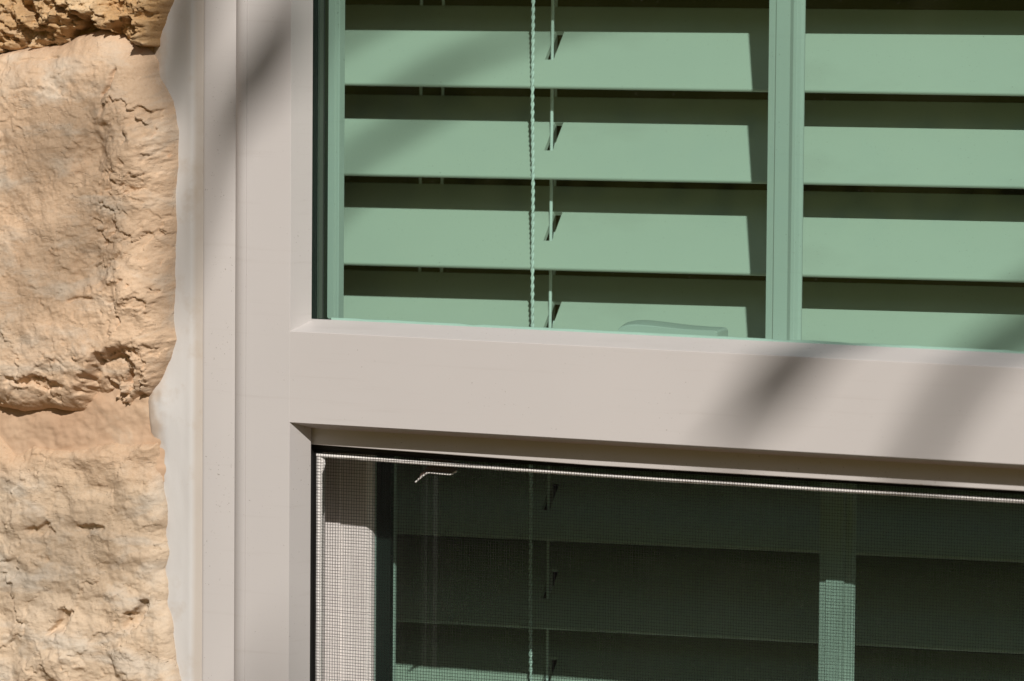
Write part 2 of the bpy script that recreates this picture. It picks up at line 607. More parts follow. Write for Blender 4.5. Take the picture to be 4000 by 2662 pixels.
MID = [(-266.6, 157.8), (-195.6, 161.9), (-153.7, 165.8), (-138.8, 169.0), (-121.7, 170.5), (-116.0, 173.0), (-111.5, 175.6), (-104.6, 177.3), (-98.0, 178.8), (-92.3, 178.5), (-86.7, 176.2), (-82.2, 172.8), (-76.5, 169.5), (-72.0, 164.3), (-70.4, 156.4), (-64.2, 145.8), (-61.3, 132.1), (-61.8, 114.4), (-63.0, 104.6), (-62.4, 89.7), (-62.9, 70.0), (-62.8, 55.2), (-63.5, 44.6), (-62.9, 39.8), (-62.2, 35.0), (-65.5, 24.9), (-69.5, 15.4), (-74.8, 8.2), (-84.4, 2.9), (-99.6, 1.6), (-110.0, -1.1), (-119.1, -0.8), (-128.8, -0.5), (-141.2, -2.4), (-153.8, -0.8), (-195.9, -3.9), (-267.3, -6.3)]
BOT = [(-268.0, -20.0), (-196.5, -18.7), (-154.4, -14.0), (-146.6, -20.9), (-136.3, -18.1), (-125.9, -19.8), (-111.7, -17.8), (-102.7, -16.3), (-95.1, -13.6), (-85.0, -14.7), (-70.9, -13.4), (-69.7, -21.2), (-68.3, -34.6), (-66.4, -45.6), (-67.0, -56.9), (-65.8, -65.8), (-67.0, -72.6), (-65.7, -86.0), (-64.3, -94.8), (-61.8, -111.5), (-59.9, -124.6), (-59.1, -177.5), (-60.3, -226.1), (-268.9, -231.8)]
TOP = [(-266.6, 164.5), (-195.6, 164.3), (-153.7, 165.9), (-149.3, 167.2), (-143.5, 168.9), (-139.1, 169.4), (-136.3, 167.9), (-131.5, 168.2), (-127.5, 170.8), (-122.6, 170.1), (-118.6, 171.0), (-113.8, 173.4), (-111.6, 175.4), (-104.9, 177.1), (-100.6, 178.7), (-97.4, 179.6), (-92.7, 178.9), (-87.4, 174.8), (-80.9, 172.3), (-79.1, 169.6), (-70.8, 171.4), (-70.3, 174.8), (-68.2, 181.3), (-65.6, 189.0), (-63.5, 194.0), (-61.0, 216.5), (-59.8, 275.3), (-64.0, 333.9), (-265.9, 334.5)]
CAULK = [(-43.0, 569.0), (-43.0, -566.6), (-65.0, -568.1), (-66.7, -166.6), (-66.8, -125.7), (-68.3, -94.1), (-71.1, -70.2), (-72.5, -46.2), (-74.5, -28.3), (-75.6, -17.5), (-75.0, -10.3), (-76.7, -3.1), (-77.8, 4.0), (-77.5, 8.2), (-74.0, 16.2), (-71.3, 25.9), (-71.4, 49.8), (-71.6, 121.4), (-75.7, 153.4), (-76.0, 164.0), (-74.4, 180.7), (-71.8, 195.0), (-69.3, 275.3), (-69.5, 569.1)]


def pit(X, Z, cx, cz, rx, rz, ang, depth, seed, hard=1.5):
    wx = fbm(X / 7.0, Z / 7.0, seed, 4) * 2.6
    wz = fbm(X / 7.0, Z / 7.0, seed + 50, 4) * 2.6
    c, s = math.cos(ang), math.sin(ang)
    u = ((X + wx - cx) * c + (Z + wz - cz) * s) / rx
    w = (-(X + wx - cx) * s + (Z + wz - cz) * c) / rz
    q = np.clip(1 - (u * u + w * w), 0, 1)
    return -depth * np.clip(q * hard, 0, 1) ** 1.3


def lump(X, Z, cx, cz, rx, rz, ang, height, seed):
    return -pit(X, Z, cx, cz, rx, rz, ang, height, seed, 1.4)


def chips(X, Z, seed, size, amp, ang=-0.5, stretch=2.2):
    c, s = math.cos(ang), math.sin(ang)
    u, w = X * c + Z * s, -X * s + Z * c
    wu = fbm(u / size, w / size, seed + 70, 4) * 0.55
    wv = fbm(u / size, w / size, seed + 80, 4) * 0.55
    return amp * facets(u / (size * stretch) + wu, w / size + wv, seed)


def h_mid(X, Z, sd):
    h = 3.2 * fbm(X / 55, Z / 55, 11, 3)
    h += 0.9 * fbm(X / 14, Z / 14, 21, 5, 0.55)
    rough = np.clip((X + 104 + 26 * fbm(X / 26, Z / 26, 5, 3)) / 26, 0, 1) * np.clip((166 - Z) / 25, 0, 1)
    left = np.clip((-140 - X + 8 * fbm(X / 20, Z / 20, 6, 3)) / 14, 0, 1)
    low = np.clip((36 - Z) / 18, 0, 1)
    r = np.clip(0.15 + 0.75 * rough + 0.4 * left + 0.3 * low, 0, 1.0)
    h += r * chips(X, Z, 31, 17.0, 3.6, 0.80, 1.9)
    h += r * chips(X, Z, 37, 7.0, 1.5, 0.75, 2.6)
    h += r * chips(X, Z, 39, 3.2, 0.55, 0.70, 3.0)
    h += r * 0.35 * fbm(X / 6, Z / 6, 41, 4, 0.5)
    h += 0.3 * chips(X, Z, 47, 9, 1.6, -0.3, 3.0)
    # proud ridge of the right-hand lumps, scooped hollows left of it
    h += lump(X, Z, -79, 128, 15, 26, 0.5, 2.4, 51) + lump(X, Z, -76, 66, 15, 28, 0.4, 2.2, 52)
    h += pit(X, Z, -97, 124, 11, 17, -0.7, 3.4, 61, 1.0) + pit(X, Z, -96, 70, 11, 18, -0.7, 3.6, 62, 1.0)
    h += pit(X, Z, -92, 16, 11, 23, -0.75, 11.0, 63) + pit(X, Z, -128, 13, 16, 3.0, -0.05, 4.0, 64)
    h += pit(X, Z, -80, 12, 6, 12, -0.3, 5.0, 65)
    # bedding cracks near the top
    for (z0, a, b, d_, sl) in ((164.0, -142, -112, 1.2, 0.10), (151, -142, -125, 0.9, 0.12), (157.5, -138, -120, 0.5, 0.06)):
        zz = z0 + (X + 130) * sl + 0.9 * fbm(X / 10, Z * 0, 71, 3)
        h += -d_ * np.exp(-((Z - zz) / 0.55) ** 2) * np.clip((X - a) / 6, 0, 1) * np.clip((b - X) / 6, 0, 1)
    # sharp crevices
    for (pts, d_, wd) in ((((-86.5, 160), (-88.6, 153.5), (-91.5, 148.5)), 3.0, 0.9), (((-86, 88), (-89, 82), (-92, 79)), 2.2, 0.8),
                          (((-110, 52), (-104, 54), (-98, 53.5)), 1.6, 0.7)):
        dm = np.full(X.shape, 1e9)
        xw = X + 0.8 * fbm(X / 3, Z / 3, 81, 3)
        for (a, b) in zip(pts[:-1], pts[1:]):
            ex, ez = b[0] - a[0], b[1] - a[1]
            t = np.clip(((xw - a[0]) * ex + (Z - a[1]) * ez) / (ex * ex + ez * ez), 0, 1)
            dm = np.minimum(dm, np.hypot(xw - a[0] - t * ex, Z - a[1] - t * ez))
        h += -d_ * np.exp(-(dm / wd) ** 2)
    # belly: rounds back to the lower joint
    h += -5.0 * np.clip((14 - Z) / 16, 0, 1) ** 1.5 * np.clip((X + 118) / 14, 0, 1)
    return h


def h_bot(X, Z, sd):
    h = 2.0 * fbm(X / 45, Z / 45, 111, 3)
    h += 2.4 * fbm(X / 20, Z / 15, 121, 5, 0.42)
    h += chips(X, Z, 131, 15.0, 1.1, 0.9, 1.6)
    h += chips(X, Z, 137, 5.0, 0.4, 0.8, 2.2)
    h += 0.22 * fbm(X / 3.5, Z / 3.5, 141, 4, 0.6)
    h += pit(X, Z, -80, -95, 4, 9, -0.8, 5.0, 161) + pit(X, Z, -120, -101, 4, 10, -0.7, 4.5, 162)
    h += pit(X, Z, -103, -55, 9, 3, 0.15, 2.6, 163) + pit(X, Z, -131, -58, 8, 3, 0.15, 2.6, 164)
    h += lump(X, Z, -118, -122, 12, 9, 0.2, 3.0, 165) + lump(X, Z, -84, -116, 9, 12, 0.5, 2.5, 166)
    return h - 1.0


def h_top(X, Z, sd):
    h = 5.0 * fbm(X / 40, Z / 30, 211, 3)
    h += chips(X, Z, 231, 13.0, 9.0, -0.6, 1.7)
    h += chips(X, Z, 237, 6.0, 4.5, -0.6, 1.7)
    h += chips(X, Z, 247, 3.0, 1.6, -0.6, 1.8)
    h += 1.0 * fbm(X / 4, Z / 4, 241, 4, 0.6)
    h += pit(X, Z, -81, 178, 10, 7, 0.2, 12.0, 261) + pit(X, Z, -77, 170.5, 3.2, 2.4, 0.1, 14.0, 262)
    h += pit(X, Z, -106, 180, 14, 4, 0.55, 9.0, 263) + pit(X, Z, -133, 187, 9, 5, -0.6, 9.0, 264)
    h += pit(X, Z, -112, 188, 7, 3, -0.7, 6.0, 265) + pit(X, Z, -150, 173, 9, 3, 0.1, 5.0, 266)
    return h


so = relief('stone', MID, 0.5, 4.0, h_mid, M['stone_mid'], wall, 22.0, 0.4, 1, 5.0, 17.0)
tag(so, 'large smooth tan stone block with chipped right edge')
so = relief('stone', BOT, 0.5, 4.0, h_bot, M['stone_low'], wall, 7.0, 1.0, 2, 5.0, 7.5)
tag(so, 'cream pitted stone block lowest in view')
so = relief('stone', TOP, 0.5, 4.0, h_top, M['stone_top'], wall, 9.0, 1.2, 3, 5.0, 16.0)
tag(so, 'craggy ochre-stained stone block at the top')


def h_mortar(X, Z, sd):
    return 1.2 * fbm(X / 22, Z / 16, 311, 4) + 0.35 * fbm(X / 4, Z / 4, 321, 4) 


JOINT = [(-300, 26), (-68, 26), (-66, 0), (-65, -16), (-66, -34), (-300, -34)]
relief('mortar', JOINT, 0.7, 8.5, h_mortar, M['mortar'], wall, 14.0, 0.6, 4, 4.0, 6.5)
JOINT2 = [(-300, 150), (-76, 150), (-72, 190), (-300, 190)]
relief('mortar', JOINT2, 0.8, 9.0, h_mortar, M['stone_top'], wall, 3.0, 0.5, 5, 4.0, 4.0)


def h_far(seed):
    def f(X, Z, sd):
        return 4.0 * fbm(X / 45, Z / 45, seed, 3) + chips(X, Z, seed + 3, 16, 4.0, 0.6, 1.8) + 1.4 * fbm(X / 10, Z / 10, seed + 7, 4)
    return f


# further stones of the wall, outside the picture
far = []
zrow = [(-900, -720), (-712, -530), (-522, -392), (-384, -242)]
for r_, (a, b) in enumerate(zrow):
    x = -61.0
    while x > -1100:
        w = random.uniform(190, 330)
        far.append((x - w, x, a, b))
        x -= w + 9
for r_, (a, b) in enumerate([(-232, -20), (-8, 158), (166, 334), (344, 500), (510, 690), (700, 860)]):
    x = -61.0 if r_ >= 3 else -276.0
    while x > -1100:
        w = random.uniform(190, 330)
        far.append((x - w, x, a, b))
        x -= w + 9
for (a, b) in ((570, 745), (754, 900), (-745, -572), (-900, -754)):
    x = -50.0
    while x < 1300:
        w = random.uniform(220, 340)
        far.append((x, x + w, a, b))
        x += w + 9
for (a, b) in ((-560, -400), (-392, -220), (-212, -30), (-22, 160), (168, 330), (338, 556)):
    x = 772.0
    while x < 1500:
        w = random.uniform(200, 320)
        far.append((x, x + w, a, b))
        x += w + 9
for i, (x0, x1, z0, z1) in enumerate(far):
    j = lambda: random.uniform(-4, 4)
    poly = [(x0 + 3, z0 + 3 + j()), ((x0 + x1) / 2, z0 + 3 + j()), (x1 - 3, z0 + 3 + j()), (x1 - 3 + j() / 2, (z0 + z1) / 2), (x1 - 3, z1 - 3 + j()), ((x0 + x1) / 2, z1 - 3 + j()), (x0 + 3, z1 - 3 + j()), (x0 + 3 + j() / 2, (z0 + z1) / 2)]
    relief('stone', poly, 5.0, 6.0, h_far(500 + i * 20), M['stone_low'] if i % 3 else M['stone_mid'], wall, 14.0, 2.0, 500 + i, 6.0, 14.0)

# ------------------------------------------------------------------ window
win = thing('window', 'pale painted window frame with green glass above and below a wide crossbar', 'window')
win['kind'] = 'thing'
ZB, ZT = -556.0, 556.0

# left jamb: flange, rounded nose, face and splayed glazing bead in one profile (x, y)
nose = [(-23.4 - 8.6 * math.sin(t), 8.9 - 8.9 * math.cos(t)) for t in np.linspace(math.pi / 2, 0, 15)]
jam = rounded([(-50.6, 12.5), (-50.6, 8.2), (-34.6, 8.2)] + nose + [(-22.9, 0.0), (-22.75, 0.45), (-22.6, 0.0), (0.0, 0.0), (4.3, 13.4), (0.6, 17.4), (-12, 17.6), (-12, 60), (-47.6, 60), (-47.6, 12.5)],
              [0, 1.9, 0] + [0] * 15 + [0.0, 0.0, 0.0, 0.22, 0.3, 0, 0, 0, 0, 0], 8)
extrude('jamb', jam, 'z', [ZB, -300, 0, 300, ZT], M['frame'], win)
jr = [(712.0 - x, y) for x, y in jam][::-1]
extrude('jamb', jr, 'z', [ZB, -300, 0, 300, ZT], M['frame'], win)


# crossbar profile (y, z); the lip below sags a little to the right
def barfn(x, y, z):
    if -14.5 < z < -10.0 and y < 40:
        k_ = min(max(x / 145.0, 0), 1)
        z = z + (-11.4 - (-13.4)) * (1 - k_)
    return (x, y, z)


bar = rounded([(15.0, 46.8), (0.0, 42.1), (0.0, 0.0), (15.0, -3.9), (15.1, -13.4), (19.0, -13.6), (19.0, -8.0), (110, -8.0), (110, 34.0), (40, 40.0), (30, 44.0), (17.4, 46.6)],
              [0.25, 0.35, 0.2, 0.0, 0.45, 0.0, 0, 0.5, 0.5, 0, 0, 0], 6)
extrude('crossbar', bar, 'x', [0.0, 20, 40, 60, 80, 100, 120, 145, 300, 500, 712.0], M['frame_dusty'], win, 28, barfn)
# head and sill of the frame, well outside the picture
extrude('frame_head', rounded([(0, 556), (0, 520), (15, 516), (17.4, 516), (17.4, 512), (110, 512), (110, 556)], [.3, .3, .3, 0, 0, 0, 0]), 'x', [-31.0, 743.0], M['frame'], win)
extrude('frame_sill', rounded([(-20, -556), (-20, -530), (0, -520), (15, -516), (17.4, -516), (110, -516), (110, -556)], [.3, 1, .3, 0, 0, 0, 0]), 'x', [-31.0, 743.0], M['frame'], win)


def pane(x0, x1, z0, z1, y):
    v = [(x0, y, z0), (x1, y, z0), (x1, y, z1), (x0, y, z1)]
    me = bpy.data.meshes.new('glass_pane')
    me.from_pydata([P3(*q) for q in v], [], [(0, 1, 2, 3)])
    me.update()
    return link('glass_pane', me, M['glass'], win)


tag(pane(1.0, 711.0, 44.5, 518.0, 17.0), 'clear upper green-tinted pane')
tag(pane(-0.5, 712.5, -512.0, -2.0, 78.0), 'lower green-tinted pane behind the insect screen')

# dark edge spacer seen behind the upper pane, three stepped strips
for (a, b, y, mt) in ((-6, 2.6, 21.0, 'spacer'), (2.6, 5.6, 22.2, 'spacer_mid'), (5.6, 7.6, 21.6, 'spacer')):
    extrude('glazing_spacer', box_prof(a, b, y, y + 1.2, 0.1), 'z', [46.0, 518.0], M[mt], win)
sp = rounded([(20.0, 44.2), (20.0, 46.4), (23.0, 46.6), (34.0, 45.4), (34.0, 44.2)], 0.2)
extrude('glazing_spacer', sp, 'x', [-4.0, 10.0, 60.0, 150.0, 300.0, 711.0], M['spacer'], win)
# corner fillet of sealant
fil = [(7.2, 45.8)] + [(9.9 - 2.5 * math.cos(t), 48.6 - 2.5 * math.sin(t)) for t in np.linspace(0, math.pi / 2, 8)] + [(9.9, 45.8)]
extrude('corner_sealant', fil, 'y', [21.7, 22.5], M['spacer'], win)
# pale green edge of the glazing tape along the bottom, a little ragged
rnd = random.Random(3)
st = [12 + i * 6.0 for i in range(117)]
off = [rnd.uniform(-0.12, 0.12) - (0.35 if rnd.random() < 0.06 else 0) for _ in st]


def tapefn(x, y, z):
    if z > 46.5:
        z += off[min(range(len(st)), key=lambda i: abs(st[i] - x))]
    return (x, y, z)


extrude('glazing_tape', [(18.2, 44.6), (18.2, 47.55), (19.6, 47.55), (19.6, 44.6)], 'x', st, M['cord'], win, 28, tapefn)

# inner frame strips behind the upper pane (left post with a small return)
post = rounded([(-20, 40.0), (2.2, 40.0), (2.2, 40.5), (4.2, 40.5), (4.9, 45.0), (-47, 45.4), (-47, 40.0)], [0, 0.3, 0, 0.5, 0.3, 0, 0], 4)
extrude('inner_post', post, 'z', [36.0, 512.0], M['inner'], win)
# upper mullion (x, y)
um = rounded([(202.4, 81.0), (205.9, 80.6), (206.2, 82.0), (206.6, 80.2), (213.6, 80.0), (215.6, 78.8), (217.4, 78.8), (218.8, 80.4), (220.6, 81.2), (219.0, 84.0), (204.0, 84.0)],
             [0.3, 0.1, 0.05, 0.15, 0.8, 0.8, 0.6, 0.8, 0.8, 0, 0], 4)
extrude('mullion', um, 'z', [36.0, 512.0], M['inner'], win)
# lower mullion
lm = rounded([(227.3, 89.0), (231.2, 88.4), (231.5, 87.0), (240.0, 87.0), (240.3, 88.6), (243.6, 88.8), (245.0, 90.0), (243.5, 92), (228.6, 92)],
             [0.3, 0.1, 0.2, 0.2, 0.1, 0.6, 0.3, 0, 0], 4)
extrude('mullion', lm, 'z', [-512.0, -8.2], M['inner'], win)

# lever handle lying on the inner rail
hout = [(138, 39), (138, 44.6), (138.5, 46.2), (140.2, 47.5), (143.2, 48.2), (147, 48.45), (152, 48.3), (158, 47.9), (165, 47.35), (172, 46.95), (180, 46.75), (185.6, 46.8), (187.2, 46.5), (187.9, 45.6), (188, 44.4), (188, 39),
        (169, 39), (168, 42.8), (166.5, 43.1), (158, 43.4), (151.5, 43.5), (150, 43.1), (149, 39)]
hv, hf = [], []
n = len(hout)
cx_, cz_ = 162, 42
layers = [(60.0, 1.0), (60.4, 0.72), (64.5, 0.12), (67.5, 0.0), (72.0, 0.05)]
for (y, g_) in layers:
    for i, (x, z) in enumerate(hout):
        k_ = min(max((z - 44.0) / 3.0, 0), 1)
        hv.append((x + (162 - x) * 0.012 * g_, y, z - k_ * g_ * (2.0 - 1.1 * (x - 138) / 50.0)))
for L_ in range(len(layers) - 1):
    for i in range(n):
        i2 = (i + 1) % n
        hf.append((L_ * n + i, L_ * n + i2, (L_ + 1) * n + i2, (L_ + 1) * n + i))
hf.append(tuple(range(n)))
hf.append(tuple(range((len(layers) - 1) * n, len(layers) * n)))
tag(link('handle', mesh('handle', hv, hf, 16), M['inner'], win), 'pale lever handle lying along the bottom of the upper pane')
extrude('handle_plate', box_prof(56, 72, 36.0, 41.6, 0.4), 'x', [118.0, 196.0], M['inner'], win)

# white sash of the lower window (x, y)
sash = rounded([(-47, 71), (-9.9, 71), (-9.7, 72), (3.4, 72.2), (5.2, 75.0), (5.2, 79.5), (-47, 79.5)], [0, 0.3, 0.1, 0.9, 0.6, 0, 0], 4)
extrude('sash', sash, 'z', [-514.0, -7.9], M['sash'], win)
extrude('sash_edge', box_prof(2.0, 12.2, 80.4, 84.0, 0.3), 'z', [-514.0, -7.9], M['spacer'], win)
extrude('inner_post', rounded([(-20, 99.0), (4.6, 99.0), (5.6, 100.5), (2.0, 102), (-47, 102), (-47, 99)], [0, .3, .3, 0, 0, 0]), 'z', [-514.0, -8.1], M['inner'], win)
# black seals round the screen recess
extrude('rubber_seal', box_prof(19.2, 26.0, -13.9, -7.8, 0.2), 'x', [0.0, 712.0], M['rubber'], win)
extrude('rubber_seal', box_prof(-3.0, 1.9, 17.7, 30.0, 0.2), 'z', [-514.0, -8.0], M['rubber'], win)


# caulk along the jamb
def h_caulk(X, Z, sd):
    return 0.4 * fbm(X / 16, Z / 60, 611, 3) + 0.5 * fbm(X / 5, Z / 9, 621, 3) * np.clip((-64 - X) / 8, 0, 1) + 0.8 * np.clip((-58 - X) / 8, 0, 1) + 3.2 * np.exp(-((X + 71) / 8) ** 2 - ((Z - 2) / 15) ** 2) - 3.4 * np.clip((X + 55.5) / 5.5, 0, 1) ** 1.6


relief('caulk', CAULK, 0.8, 8.6, h_caulk, M['caulk'], win, 3.2, 0.8, 6, 2.0, 3.0, zr=(-560, 560), xr=(-84, -48))

# ------------------------------------------------------------------ insect screen
scr = thing('insect_screen', 'black woven insect screen with white spline below the crossbar', 'insect screen')
SX0, SX1, SZ0, SZ1, SY = 2.4, 470.0, -330.0, -14.6, 21.0
extrude('screen_frame', box_prof(SY + 0.9, SY + 7.0, -15.6, -13.95, 0.2), 'x', [2.0, SX1 + 8], M['rubber'], scr)
extrude('screen_frame', box_prof(SX1, SX1 + 8, SY + 0.9, SY + 7, 0.2), 'z', [SZ0 - 8, -15.7], M['rubber'], scr)
extrude('screen_frame', box_prof(SY + 0.9, SY + 7.0, SZ0 - 8, SZ0, 0.2), 'x', [2.0, SX1 - 0.1], M['rubber'], scr)
extrude('screen_frame', box_prof(1.95, 2.6, SY + 0.6, SY + 6, 0.1), 'z', [SZ0, -15.7], M['rubber'], scr)
rs = random.Random(5)
pts = [(2.9 + i * 4.0, SY + 1.5, -17.0 - 1.75 * min(i * 4.0 / 170.0, 1) ** 0.8 + rs.uniform(-.05, .05)) for i in range(117)]
v, f = tube_data(pts, 1.05, 10)
link('spline', mesh('spline', v, f, 60), M['spline'], scr)
pts = [(3.9 + rs.uniform(-.05, .05), SY + 1.9, -17.2 - i * 4.0) for i in range(78)]
v, f = tube_data(pts, 1.45, 10)
link('spline', mesh('spline', v, f, 60), M['spline'], scr)
# bulge of the spline at the corner
v, f = tube_data([(4.6, SY + 2.0, -18.2), (5.3, SY + 2.1, -19.2), (5.6, SY + 2.2, -21.0), (5.2, SY + 2.2, -24.0), (4.6, SY + 2.1, -26.0)], [0.6, 1.1, 1.2, 0.8, 0.4], 10)
link('spline_end', mesh('spline_end', v, f, 60), M['spline'], scr)

# woven wires: square-section, gently wavy, going over and under each other
WP, WQ, WR = 1.345, 1.42, 0.092
wires = []


def wire(pts, r=WR):
    return tube_data(pts, r, 4)


zr_ = np.linspace(SZ0, SZ1, 26)
xr_ = np.linspace(SX0, SX1, 40)
i = 0
x = SX0 + 0.4
while x < SX1:
    a, b = rs.uniform(0, 6.28), rs.uniform(-0.10, 0.10)
    wires.append(wire([(x + b + 0.10 * math.sin(z / 17.0 + a) + 0.16 * math.sin(z / 55 + x / 40.0), SY + 0.12 * math.sin(z / 60), z) for z in zr_]))
    x += WP
z = SZ1
while z > SZ0:
    a, b = rs.uniform(0, 6.28), rs.uniform(-0.10, 0.10)
    wires.append(wire([(xx, SY + 0.12 * math.sin(z / 60) + 0.2, z + b + 0.09 * math.sin(xx / 15.0 + a) + 0.22 * math.sin(xx / 48 + z / 60.0)) for xx in xr_]))
    z -= WQ
v, f = join_data(wires)
me = bpy.data.meshes.new('screen_mesh')
me.from_pydata([P3(*q) for q in v], [], f)
me.update()
tag(link('screen_mesh', me, M['wire'], scr), kind='stuff')
# bent pull tab behind the mesh, the crossbar's shade put into its colour
tb = [(51.2, -27.4), (51.9, -26.9), (55.2, -23.9), (58.2, -22.6), (68.4, -23.1), (71.9, -21.2), (73.5, -17.2), (60.5, -16.4), (58.5, -18.2), (56.6, -20.6), (54.0, -23.6)]
tab = extrude('pull_tab', tb, 'y', [27.9, 28.2, 29.4], M['tab'], scr, 30)
v, f = tube_data([(51.2, 27.7, -27.6), (55.0, 27.7, -24.4), (57.2, 27.7, -23.0), (58.6, 27.7, -22.7), (68.2, 27.7, -23.2), (70.0, 27.7, -22.7), (72.2, 27.7, -21.4)], 0.42, 8)
link('tab_sunlit_edge', mesh('tab_sunlit_edge', v, f, 60), M['spline'], tab)  # white tube added to paint the sunlit lower edge of the tab

# ------------------------------------------------------------------ venetian blind
bl = thing('venetian_blind', 'white wide-slat venetian blind hanging behind the window glass', 'blind')
TILT = R(46.6)
SW, ST = 49.9, 2.4
XC = 55.0
SLOTS = (48.6, 348.6)


def slat_mesh():
    xb = [-86.0]
    for s in SLOTS:
        xb += [s - 2.3, s + 2.3]
    xb.append(720.0)
    vb = [0.0, 16.0, 34.0, SW]
    verts, faces = [], []
    vid = {}

    def vert(x, v_, w):
        key = (round(x, 3), round(v_, 3), round(w, 3))
        if key not in vid:
            vid[key] = len(verts)
            verts.append((x - XC, v_, w))
        return vid[key]
    h = ST / 2
    arc = [(-math.cos(t) * h * 0.9, math.sin(t) * h) for t in np.linspace(-math.pi / 2, math.pi / 2, 9)]   # front edge, v then w
    xs = xb
    nseg = len(xs) - 1
    for i in range(nseg):
        hole = any(abs(xs[i] - (s - 2.3)) < 1e-6 for s in SLOTS)
        for j in range(3):
            if hole and j == 1:
                for (a, b) in (((xs[i], vb[1]), (xs[i + 1], vb[1])), ((xs[i + 1], vb[1]), (xs[i + 1], vb[2])), ((xs[i + 1], vb[2]), (xs[i], vb[2])), ((xs[i], vb[2]), (xs[i], vb[1]))):
                    faces.append((vert(*a, -h), vert(*b, -h), vert(*b, h), vert(*a, h)))
                continue
            for w in (-h, h):
                faces.append((vert(xs[i], vb[j], w), vert(xs[i + 1], vb[j], w), vert(xs[i + 1], vb[j + 1], w), vert(xs[i], vb[j + 1], w)))
        for a, b in zip(arc[:-1], arc[1:]):
            faces.append((vert(xs[i], a[0], a[1]), vert(xs[i + 1], a[0], a[1]), vert(xs[i + 1], b[0], b[1]), vert(xs[i], b[0], b[1])))
            faces.append((vert(xs[i], SW - a[0], a[1]), vert(xs[i + 1], SW - a[0], a[1]), vert(xs[i + 1], SW - b[0], b[1]), vert(xs[i], SW - b[0], b[1])))
    for x in (xs[0], xs[-1]):
        ring = [vert(x, a[0], a[1]) for a in arc] + [vert(x, vb[1], h), vert(x, vb[2], h)] + [vert(x, SW - a[0], a[1]) for a in arc[::-1]] + [vert(x, vb[2], -h), vert(x, vb[1], -h)]
        faces.append(tuple(ring))
    import bmesh
    me = bpy.data.meshes.new('slat')
    me.from_pydata([tuple(c / 1000 for c in q) for q in verts], [], faces)
    bm = bmesh.new()
    bm.from_mesh(me)
    bmesh.ops.remove_doubles(bm, verts=bm.verts, dist=1e-6)
    bmesh.ops.recalc_face_normals(bm, faces=bm.faces)
    bm.to_mesh(me)
    bm.free()
    me.polygons.foreach_set('use_smooth', [True] * len(me.polygons))
    me.set_sharp_from_angle(angle=R(40))
    me.update()
    return me


sm = slat_mesh()
roll_known = {0: 0.69, 1: 0.88, 2: 0.94, 5: 1.05, 6: 1.1}
z_known = {0: 148.9, 1: 105.2, 2: 61.5, 5: -69.6, 6: -112.7}
slat0 = None
for n_ in range(-8, 12):
    if slat0 is None:
        o = slat0 = link('slat', sm, M['slat'], bl)
    else:
        o = slat0.copy()
        COL.objects.link(o)
        o.parent = bl
    z = z_known.get(n_, 148.9 - 43.6 * n_)
    rl = roll_known.get(n_, 0.98)
    # local axes: x along, y = across the slat (up and into the room), z = upper face normal
    mt = Matrix.Rotation(-R(rl), 4, 'Y') @ Matrix.Rotation(TILT + R(random.uniform(-0.5, 0.5)), 4, 'X')
    mt.translation = Vector(P3(XC, 166.0, z + 0.9))
    o.matrix_world = mt

# ladder tapes: front cord, rear cord, short rungs under each slat
for sx in SLOTS:
    fx = sx - 1.0
    v, f = tube_data([(fx, 181.6, 540), (fx, 181.6, 200), (fx, 181.6, 0), (fx, 181.6, -420)], 0.8, 10)
    link('ladder_cord', mesh('ladder_cord', v, f, 60), M['cord'], bl)
    for dx in (-8.0, ):
        v, f = tube_data([(fx + dx, 203.0, 540), (fx + dx, 203.0, 0), (fx + dx, 203.0, -420)], 0.75, 8)
        link('ladder_cord', mesh('ladder_cord', v, f, 60), M['cord'], bl)
for xx in (-35.0, -23.0):
    v, f = tube_data([(xx, 206.0, 540), (xx, 206.0, 0), (xx, 206.0, -420)], 0.8, 8)
    link('tilt_cord', mesh('tilt_cord', v, f, 60), M['cord'], bl)
# twisted lift cord hanging in front: three strands
strands = []
for p_ in range(2):
    pts = []
    nst = 1500
    for i in range(nst):
        z = 330 - i * 0.48
        t = z * 2 * math.pi / 7.6 + p_ * math.pi
        sway = 0.25 * math.sin(z / 37.0) + 0.12 * math.sin(z / 13.0)
        pts.append((47.7 + sway - (z - 40) * 0.004 + 0.42 * math.cos(t), 160.6 + 0.42 * math.sin(t), z))
    strands.append(tube_data(pts, [0.52 + 0.06 * math.sin(q[2] * 2 * math.pi / 1.9) for q in pts], 8))
v, f = join_data(strands)
me = bpy.data.meshes.new('lift_cord')
me.from_pydata([P3(*q) for q in v], [], f)
me.polygons.foreach_set('use_smooth', [True] * len(me.polygons))
me.update()
tag(link('lift_cord', me, M['cord'], bl), 'twisted white lift cord')
extrude('head_rail', box_prof(160, 215, 510, 560, 1.0), 'x', [-88.0, 722.0], M['slat'], bl)

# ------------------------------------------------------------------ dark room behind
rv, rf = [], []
x0, x1, y0, y1, z0, z1 = -96.0, 752.0, 118.3, 232.0, -600.0, 600.0
